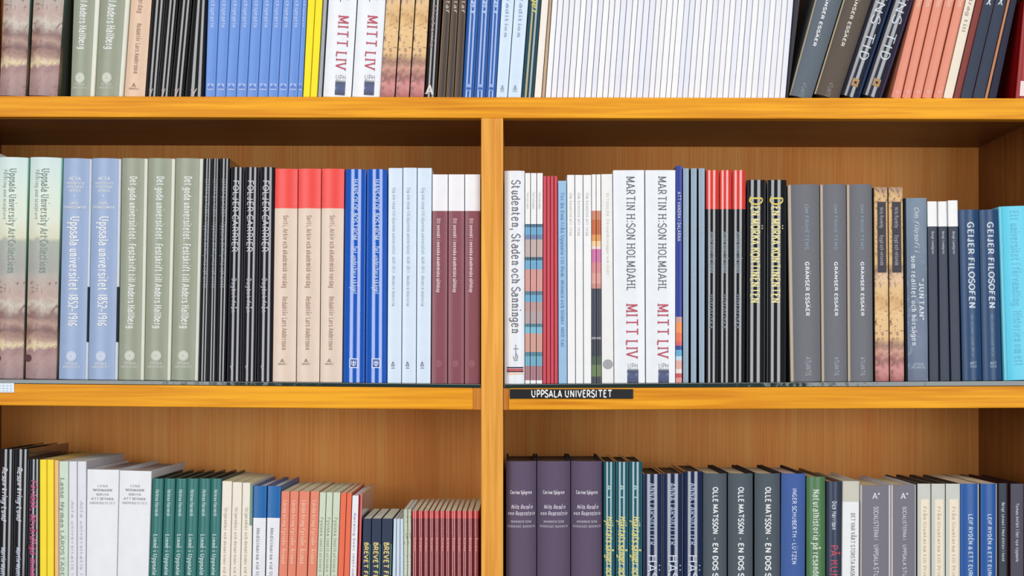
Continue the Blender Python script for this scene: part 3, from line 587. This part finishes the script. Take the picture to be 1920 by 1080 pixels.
place(PB, 'grey blue paperback, middle shelf', 'book', 'grey blue paperbacks on the middle shelf', 2, E([1280.5, 1293.5, 1295, 1308.5, 1309.5, 1323.5], [1280.5, 1292.5, 1295, 1307.5, 1310.5, 1322.5]), 315.5, 'flat', (146, 166, 186), 'a dark blue booklet', 'a red topped book', fin='semi', side=(40, 46, 58), rs=.12, rsc=(52, 60, 74), print_=[T('Årsskrift', 422, 446, .42, .5, (176, 190, 204))])
place(HB, 'glossy black book with a red top band, middle shelf', 'book', 'red topped black books on the middle shelf', 2, E([1324, 1348.5, 1349.5, 1372.5, 1373.5, 1399], [1324, 1347, 1348.5, 1371.5, 1372.5, 1397]), 319, 'gloss', (17, 20, 26), 'a grey blue paperback', 'a gold lettered book', bulge=.85, bands=[(300, 392, (222, 62, 52))], print_=[T('Svenska minnen från Uppsala', 434, 512, .5, .34, (150, 164, 176)), T('Historiska', 552, 616, .42, .3, (120, 132, 146))])
place(HB, 'glossy black hardback with gold lettering, middle shelf', 'book', 'gold lettered black hardbacks on the middle shelf', 2, E([1401, 1438, 1439.5, 1476], [1399.5, 1437, 1438.5, 1475]), 337, 'gloss', (15, 18, 25), 'a red topped black book', 'a grey cloth book', print_=[T('D', 369, 386, .46, .62, (224, 206, 110), 's', .8, 'initial_lettering'), T('EN MÖRKA KONTINENTEN', 387, 568, .42, .42, (232, 222, 158), 's', 1.25)])
place(HB, 'grey cloth hardback with white lettering, middle shelf', 'book', 'grey cloth hardbacks on the middle shelf', 2, E([1478, 1538, 1539, 1588, 1589, 1637], [1484, 1541, 1542, 1590, 1591, 1639]), 345, 'round', (116, 117, 124), 'a gold lettered book', 'a painted spine', bulge=1.2, ls=.1, lsc=(200, 184, 164), side=(70, 64, 62), print_=[T('OM FRIHETENS', 384, 468, .56, .11, (140, 156, 170), 'n', 1.3), T('GRÄNSER ESSÄER', 492, 592, .56, .115, (226, 230, 236), 'n', 1.5), T('ATLANTIS', 670, 704, .56, .16, (164, 172, 182), 'n', 1.2)])
place(PB, 'paperback with tan figure painting spine, middle shelf', 'book', 'tan painted paperbacks on the middle shelf', 2, E([1638.5, 1664.5, 1665.5, 1693], [1641, 1667.5, 1668.5, 1696]), 351, 'flat', artB, 'a grey cloth book', 'a slate blue book', fin='semi', side=(70, 54, 42), print_=[RECT(.22, .86, 378.5, 511, (68, 64, 72), 'spine_label'), T('Nils Runeby', 389, 428, .54, .24, (170, 166, 172), 'n'), T('Dygd och vetande', 441, 498, .54, .24, (170, 166, 172), 'n')])
place(PB, 'slate blue mottled paperback with white lettering, middle shelf', 'book', '', 2, [(1695, 1738, 1699, 1741)], 371, 'flat', artS, fin='semi', side=(30, 36, 46), rs=.0, ls=.08, lsc=(44, 52, 62),
      print_=[T('Om filosofi i', 389, 472, .54, .2, (196, 206, 216), 'i'), T('"JUNTAN"', 524, 601, .72, .2, (222, 228, 236)), T('som realitet och hörsägen', 480, 648, .38, .2, (220, 226, 234)), H('JUHANI', 685, 4.5, 20, .55, (190, 200, 214)), H('HOLMBERG', 691, 4.5, 26, .55, (190, 200, 214))])
place(BK, 'slim navy booklet with a white top band, middle shelf', 'booklet', 'white topped navy booklets on the middle shelf', 2, E([1738.5, 1758.5, 1759, 1776.8, 1777.3, 1797.5], [1743, 1762.5, 1763, 1783, 1783.5, 1803.5]), [377.5, 377.5, 375.5], 'flat', (62, 70, 86), 'the slate blue book', 'a dark blue book', fin='paper', rs=.1, rsc=(28, 32, 40), bands=[(370, 424.5, (242, 242, 242))], print_=[T('Bengt Landgren', 434, 476, .48, .22, (190, 194, 204))])
place(HB, 'dark blue hardback with white title lettering, middle shelf', 'book', 'dark blue hardbacks on the middle shelf', 2, E([1799, 1836.5, 1837, 1872.5], [1806, 1843, 1844, 1880]), 392.5, 'gloss', (40, 72, 112), 'a white topped booklet', 'a turquoise book', fin='semi', bulge=.85, print_=[T('GEIJER FILOSOFEN', 418, 578, .54, .3, (206, 216, 228), 's', 1.25), T('Idéer och tankar i svenskt 1800-tal', 590, 668, .52, .14, (130, 156, 186)), H('ART', 683, 5, 12, .54, (176, 196, 216)), H('ISSUE', 689, 4, 12, .54, (176, 196, 216))])
place(HB, 'bright turquoise hardback at the right end of the middle shelf', 'book', '', 2, [(1873, 1929, 1883.5, 1940)], 385.5, 'flat', (92, 204, 232), fin='semi', hard=True, ls=.1, lsc=(126, 224, 246), print_=[T('Ett universitet i förvandling. Historien om ett', 395, 686, .5, .26, (106, 194, 222))])

# ------------------------------------------------------------------ bottom shelf, left bay
place(HB, 'glossy black book with white script, bottom shelf', 'book', 'black books with white script on the bottom shelf', 3, E([-2, 25, 26, 53], [-7, 21, 22, 48.5]), 842, 'gloss', (17, 17, 26), 'the frame edge', 'a pink lettered book', fin='gloss', side=(34, 38, 44), pages=(70, 68, 70), depth=.165, print_=[T('Resan kring Lund', 876, 976, .44, .34, (206, 210, 222), 'i', 1.2), T('Martin Munthe. En bok', 1026, 1120, .44, .3, (196, 204, 220), 'i', 1.2)])
place(HB, 'dark glossy book with pink script lettering, bottom shelf', 'book', '', 3, [(54, 73.5, 50, 73)], 861, 'gloss', (30, 34, 46), fin='gloss', print_=[T('Förläsk, bevärdliga minnen', 900, 1096, .5, .5, (196, 84, 128), 'i', 1.3)])
place(PB, 'bright yellow paperback, bottom shelf', 'book', 'yellow paperbacks on the bottom shelf', 3, E([74.5, 87.5, 88, 101], [74.5, 87.5, 88, 101]), 862, 'flat', (250, 222, 50), 'a pink lettered book', 'an apricot book', pages=(254, 214, 165))
place(PB, 'slim apricot paperback beside the yellow ones, bottom shelf', 'book', '', 3, [(102, 110, 102.5, 110)], 863, 'flat', (240, 190, 130), pages=(254, 214, 165))
place(PB, 'pale mint paperback with dark lettering, bottom shelf', 'book', '', 3, [(110.5, 128.5, 110.5, 127.5)], 865, 'flat', (206, 222, 206), pages=(254, 245, 220), print_=[T('Lasse Nyman LÄROSTÄDER', 896, 1090, .36, .4, (140, 150, 140))])
place(PB, 'pale lavender white paperback, bottom shelf', 'book', 'lavender white paperbacks on the bottom shelf', 3, E([129, 144.5, 145, 162], [128, 144, 144.5, 161]), 865, 'flat', (226, 226, 234), 'a mint paperback', 'a thick white book', pages=(254, 254, 238), side=(206, 208, 218), print_=[T('Acta universitatis 1968', 940, 1100, .5, .3, (196, 192, 204))])
place(HB, 'thick white hardback with small grey lettering, bottom shelf', 'book', 'thick white hardbacks on the bottom shelf', 3, E([163, 223.5, 224, 284.5], [161.5, 219, 219.5, 278.5]), [880, 882], 'flat', (234, 236, 240), 'a lavender paperback', 'a teal book', hard=True, fin='paper', pages=(202, 186, 177), depth=.185,
      print_=[H('LENA', 913, 4, 18, .5, (170, 170, 176)), H('WIDMARK', 921, 4.4, 34, .5, (150, 150, 158)), H('KONSTEN', 929, 4, 22, .5, (170, 170, 176)), H('ATT BEVARA', 937, 4.2, 40, .5, (160, 160, 168)), H('UNIVERSITETET', 945, 4, 46, .5, (184, 184, 190))])
place(PB, 'dark teal hardback with white lettering, bottom shelf', 'book', 'dark teal hardbacks on the bottom shelf', 3, E([285.5, 306.5, 307.5, 328.5, 329.5, 350, 350.5, 372, 372.5, 394.5, 395, 415.5], [279.5, 301.5, 302.5, 323.5, 324, 345, 345.5, 367.5, 368, 391, 391.5, 411]), 897, 'round', (52, 118, 114), 'a thick white book', 'a cream book', bulge=1.25, hard=True, fin='semi', side=(30, 70, 70), pages=(70, 62, 50), depth=.16,
      print_=[T('Helena Harnesk', 918, 968, .5, .3, (206, 226, 224)), T('Linné i Uppsala', 1002, 1078, .45, .34, (210, 228, 226))])
place(PB, 'cream paperback with grey lettering, bottom shelf', 'book', 'cream paperbacks on the bottom shelf', 3, E([416.5, 435.5, 436, 454, 454.5, 474], [412, 431, 431.5, 450.5, 451, 471.5]), [902, 904, 905], 'flat', (240, 232, 218), 'a teal book', 'a blue topped book', pages=(254, 238, 184), per={2: [RECT(.76, 1.0, 905.5, 985, (120, 158, 140), 'green_corner')]},
      print_=[T('Stipendier och donationer vid Uppsala', 952, 1110, .46, .26, (186, 172, 158))])
place(PB, 'white paperback with a blue top band, bottom shelf', 'book', 'blue topped white paperbacks on the bottom shelf', 3, E([475, 500.5, 501.5, 527], [472.5, 497, 498, 522]), 911, 'flat', (234, 234, 240), 'a cream paperback', 'a salmon book', hard=True, fin='semi', side=(30, 84, 158), pages=(254, 254, 254), bands=[(900, 971, (20, 102, 170))], print_=[T('Medicinarna vid Uppsala', 990, 1110, .42, .24, (150, 152, 162))])
place(PB, 'salmon paperback with pale lettering, bottom shelf', 'book', 'salmon paperbacks on the bottom shelf', 3, E([527.5, 543.5, 544, 560.5, 561, 581, 582, 599], [522.5, 538.5, 539, 554.5, 555, 575.5, 576.5, 593.5]), 921, 'flat', (230, 136, 110), 'a blue topped book', 'a sage booklet', pages=(254, 250, 208), print_=[T('Lärda kring Fyrisån. Årsbok', 938, 1058, .5, .36, (248, 206, 184))])
place(PB, 'pale sage booklet with green lettering, bottom shelf', 'booklet', 'pale sage booklets on the bottom shelf', 3, E([599.5, 611.5, 612, 624, 624.5, 638.5], [594, 606.5, 607, 619.5, 620, 632.5]), 923, 'flat', (208, 218, 196), 'a salmon book', 'an orange red book', pages=(254, 250, 208), print_=[T('Fysiska institutionen 1858-2008', 970, 1120, .5, .4, (156, 172, 150))])
place(PB, 'orange red paperback, bottom shelf', 'book', 'orange red paperbacks on the bottom shelf', 3, E([639, 650, 650.5, 660], [633, 644, 644.5, 655]), 924, 'flat', (236, 112, 80), 'a sage booklet', 'a white and red book', pages=(254, 242, 202))
place(BK, 'slim white booklet with a red right side, bottom shelf', 'booklet', '', 3, [(660.5, 673, 655.5, 668.5)], 929, 'flat', (238, 236, 240), side=(176, 26, 40), pages=(254, 254, 254), print_=[T('Katalog över instrument', 962, 1100, .5, .3, (176, 168, 190))])
place(BK, 'glossy red booklet behind the slim white one, bottom shelf', 'booklet', '', 3, [(673.5, 680, 669, 676)], 926, 'round', (186, 26, 36), fin='gloss', hard=False, front=.014, depth=.165, side=(206, 206, 216))
rn = [679.5 + 1.5, 696.5, 697, 715.5, 716, 736.5]
place(PB, 'short navy paperback with yellow lettering, bottom shelf', 'book', 'short navy paperbacks on the bottom shelf', 3, E(rn, [677.5, 694.5, 695, 713.5, 714, 734]), 972, 'flat', (42, 54, 80), 'a red booklet', 'a white booklet', pages=(254, 254, 232), print_=[T('BREVET FRÅN GRETA', 1017, 1150, .48, .44, (224, 202, 132), 'n', 1.5), RECT(.88, .97, 1020, 1078, (96, 150, 120), 'green_line')])
place(BK, 'thin blue white booklet, bottom shelf', 'booklet', 'thin blue white booklets on the bottom shelf', 3, E([738, 743.3, 743.6, 750, 750.3, 756.5], [735.5, 742, 742.4, 749.5, 750, 756.5]), 973, 'round', (206, 220, 236), 'a navy paperback', 'a leaf patterned booklet', fin='semi', hard=False, pages=(254, 254, 232))
place(BK, 'slim leaf patterned booklet, bottom shelf', 'booklet', 'leaf patterned booklets on the bottom shelf', 3, E([757, 764.3, 764.8, 771], [757, 763.7, 764.2, 770.5]), 955, 'flat', marble, 'a blue white booklet', 'a glossy red booklet', side=(220, 224, 214), pages=(254, 254, 238))
rb = [771.5, 783, 793.6, 804, 814, 824.2, 834.4, 844.8, 856, 866, 876.2, 887, 899]
xr = [(rb[i], rb[i + 1] - .4, rb[i], rb[i + 1] - .4) for i in range(12)]
place(BK, 'glossy dark red booklet, bottom shelf', 'booklet', 'glossy dark red booklets on the bottom shelf', 3, xr, 958, 'gloss', (128, 8, 20), 'a leaf patterned booklet', 'the central upright', hard=False, pages=(254, 254, 228), depth=.17, bands=[(940, 972, (190, 40, 40))], print_=[T('Årsbok', 1008, 1034, .5, .36, (226, 150, 150), 's', 1.2)])
# ------------------------------------------------------------------ bottom shelf, right bay
place(HB, 'plum purple cloth hardback with white script, bottom shelf', 'book', 'plum cloth hardbacks on the bottom shelf', 3, E([948.5, 1006, 1007, 1070, 1071, 1130.5], [948.5, 1006, 1007, 1070, 1071, 1130.5]), 865, 'round', (96, 82, 106), 'the central upright', 'a teal green book', bulge=1.45, pages=(110, 80, 46), depth=.165, side=(56, 42, 54),
      print_=[H('Carina Sjögren', 926, 5.6, 40, .5, (226, 220, 230), 's', 1.3), H('Nils Rosén', 954, 7, 40, .52, (222, 216, 230), 'i', 1.0), H('von Rosenstein', 966, 7, 50, .5, (222, 216, 230), 'i', 1.0), H('MANNEN SOM', 980, 4, 38, .5, (200, 192, 206)), H('RÄDDADE BARNEN', 989, 4, 52, .5, (196, 188, 204))])
place(HB, 'glossy teal green book with yellow script, bottom shelf', 'book', 'glossy teal green books on the bottom shelf', 3, E([1131.5, 1154, 1155, 1179, 1180, 1205], [1131.5, 1153, 1154.5, 1178.5, 1179.5, 1204.5]), 866, 'gloss', (24, 92, 106), 'a plum book', 'a navy book', pages=(110, 82, 50), depth=.16, print_=[T('A. L.', 910, 944, .5, .36, (176, 206, 206)), T('Hjärtats sånger och längtan', 968, 1130, .5, .52, (222, 214, 130), 'i', 1.3)])
place(HB, 'glossy navy book with white name lettering, bottom shelf', 'book', 'glossy navy books on the bottom shelf', 3, E([1206, 1243, 1244, 1282.5, 1283.5, 1318], [1206, 1243, 1244, 1282, 1283, 1318]), [889, 888, 884], 'gloss', (20, 38, 78), 'a teal green book', 'a grey cloth book', pages=(100, 76, 50), depth=.16, bulge=.9, print_=[T('ANNA LARSDOTTER', 906, 1022, .46, .32, (176, 190, 214), 's', .9), T('HÄSTENS TID', 1040, 1200, .46, .44, (220, 228, 240), 'n', .7)])
place(HB, 'slate grey hardback with bold white lettering, bottom shelf', 'book', 'slate grey hardbacks on the bottom shelf', 3, E([1319, 1364, 1366, 1413, 1416, 1464.5], [1318.5, 1364, 1366, 1413, 1416, 1464.5]), 888, 'round', (82, 92, 100), 'a navy book', 'a mid blue book', bulge=1.35, pages=(254, 232, 190), depth=.165, side=(34, 32, 32), print_=[T('OLLE MATSSON', 914, 1001, .5, .2, (232, 236, 238), 'n', 1.4), T('• EN DOS STRYKNIN', 1008, 1150, .5, .2, (232, 236, 238), 'n', 1.4)])
place(HB, 'mid blue cloth hardback with white lettering, bottom shelf', 'book', '', 3, [(1466, 1512, 1465, 1511)], 888, 'round', (68, 98, 162), bulge=1.2, pages=(254, 220, 202), side=(44, 40, 44), print_=[T('INGER SCHUBERTH - LÜTZEN', 916, 1058, .52, .16, (200, 212, 236), 'n', 1.3)])
place(HB, 'moss green hardback with white lettering, bottom shelf', 'book', '', 3, [(1513, 1549, 1513, 1549)], 894, 'round', (82, 124, 82), bulge=1.3, pages=(245, 202, 153), side=(50, 44, 36), fin='semi', print_=[T('Naturalhistoria på resande fot', 918, 1106, .48, .3, (216, 228, 214), 's', 1.1)])
place(HB, 'narrow dark navy hardback with pink lettering, bottom shelf', 'book', '', 3, [(1550.5, 1579, 1550, 1578)], 903, 'round', (52, 62, 86), bulge=1.4, fin='semi', pages=(250, 202, 165), side=(90, 50, 50), print_=[T('Dick Harrison', 940, 993, .5, .28, (206, 212, 224), 'n', 1.2), T('PÅ KUNGENS TID', 1022, 1170, .5, .46, (206, 84, 104), 'n', .9)])
place(HB, 'white hardback with a beige top band, bottom shelf', 'book', '', 3, [(1580, 1613, 1578.5, 1612)], 902, 'flat', (236, 238, 240), hard=True, pages=(254, 238, 202), rs=.04, rsc=(40, 38, 40), side=(230, 220, 210), bands=[(890, 941, (204, 202, 188))], print_=[T('DET VAR VÅRT STÖRSTA RASBIOLOGISKA', 962, 1120, .6, .22, (130, 130, 138))])
place(HB, 'ash grey hardback with white letter A, bottom shelf', 'book', 'ash grey hardbacks on the bottom shelf', 3, E([1613.5, 1671.5, 1672, 1719.5], [1613, 1671.5, 1672, 1719.5]), [910, 909], 'flat', (122, 120, 130), 'the white book', 'a label spined book', hard=True, fin='cloth', pages=(254, 232, 177), side=(220, 216, 220), ls=.05, lsc=(230, 222, 222), rs=.08, rsc=(226, 222, 226), depth=.155,
      print_=[H('A*', 934.5, 10, 14, .52, (228, 228, 234)), T('SOCIALISTERNA I', 950, 1012, .5, .14, (206, 206, 214), 'n', 1.2), T('UPPSALA STUDENTLIV', 1021, 1120, .5, .14, (206, 206, 214), 'n', 1.2)])
place(HB, 'pale grey hardback with a cream spine label, bottom shelf', 'book', 'pale grey hardbacks with labels on the bottom shelf', 3, E([1720, 1745.5, 1746, 1772.5, 1773, 1800.5], [1720, 1745.5, 1746, 1772.5, 1773, 1800.5]), 907, 'flat', (204, 206, 198), 'an ash grey book', 'a blue book', hard=True, pages=(254, 232, 202), side=(44, 36, 34), print_=[RECT(.24, .86, 936, 1200, (240, 228, 206), 'spine_label'), T('Från Gluntarna till Prins Gustaf', 950, 1130, .55, .22, (190, 176, 156))])
place(HB, 'cobalt blue hardback with white lettering, bottom shelf', 'book', 'cobalt blue hardbacks on the bottom shelf', 3, E([1801, 1838.5, 1839, 1872], [1801, 1838.5, 1839, 1872]), 907, 'round', (34, 88, 160), 'a label spined book', 'a dark slate book', bulge=.6, fin='semi', rs=.12, rsc=(190, 196, 204), side=(40, 34, 34), pages=(254, 226, 190), hard=False, print_=[T('LEIF RYDÉN & ETT EUROPEISKT', 964, 1120, .5, .2, (206, 220, 240), 'n', 1.2)])
place(HB, 'narrow dark slate book with white lettering, bottom shelf', 'book', '', 3, [(1872.5, 1893, 1873, 1893)], 906, 'flat', (52, 62, 74), hard=True, pages=(60, 40, 36), rs=.24, rsc=(58, 26, 28), side=(58, 26, 28), print_=[T('Bengt Lewan | Med dikten i hand', 942, 1052, .4, .24, (196, 204, 214), 'n', 1.1)])
place(HB, 'plum slate book at the right end of the bottom shelf', 'book', '', 3, [(1894.5, 1920, 1894.5, 1920)], 907, 'flat', (76, 74, 88), hard=True, pages=(60, 40, 36), side=(58, 30, 40), print_=[T('Tomas Anfält | Det nya Uppsala', 943, 1053, .5, .2, (206, 206, 216), 'n', 1.1)])
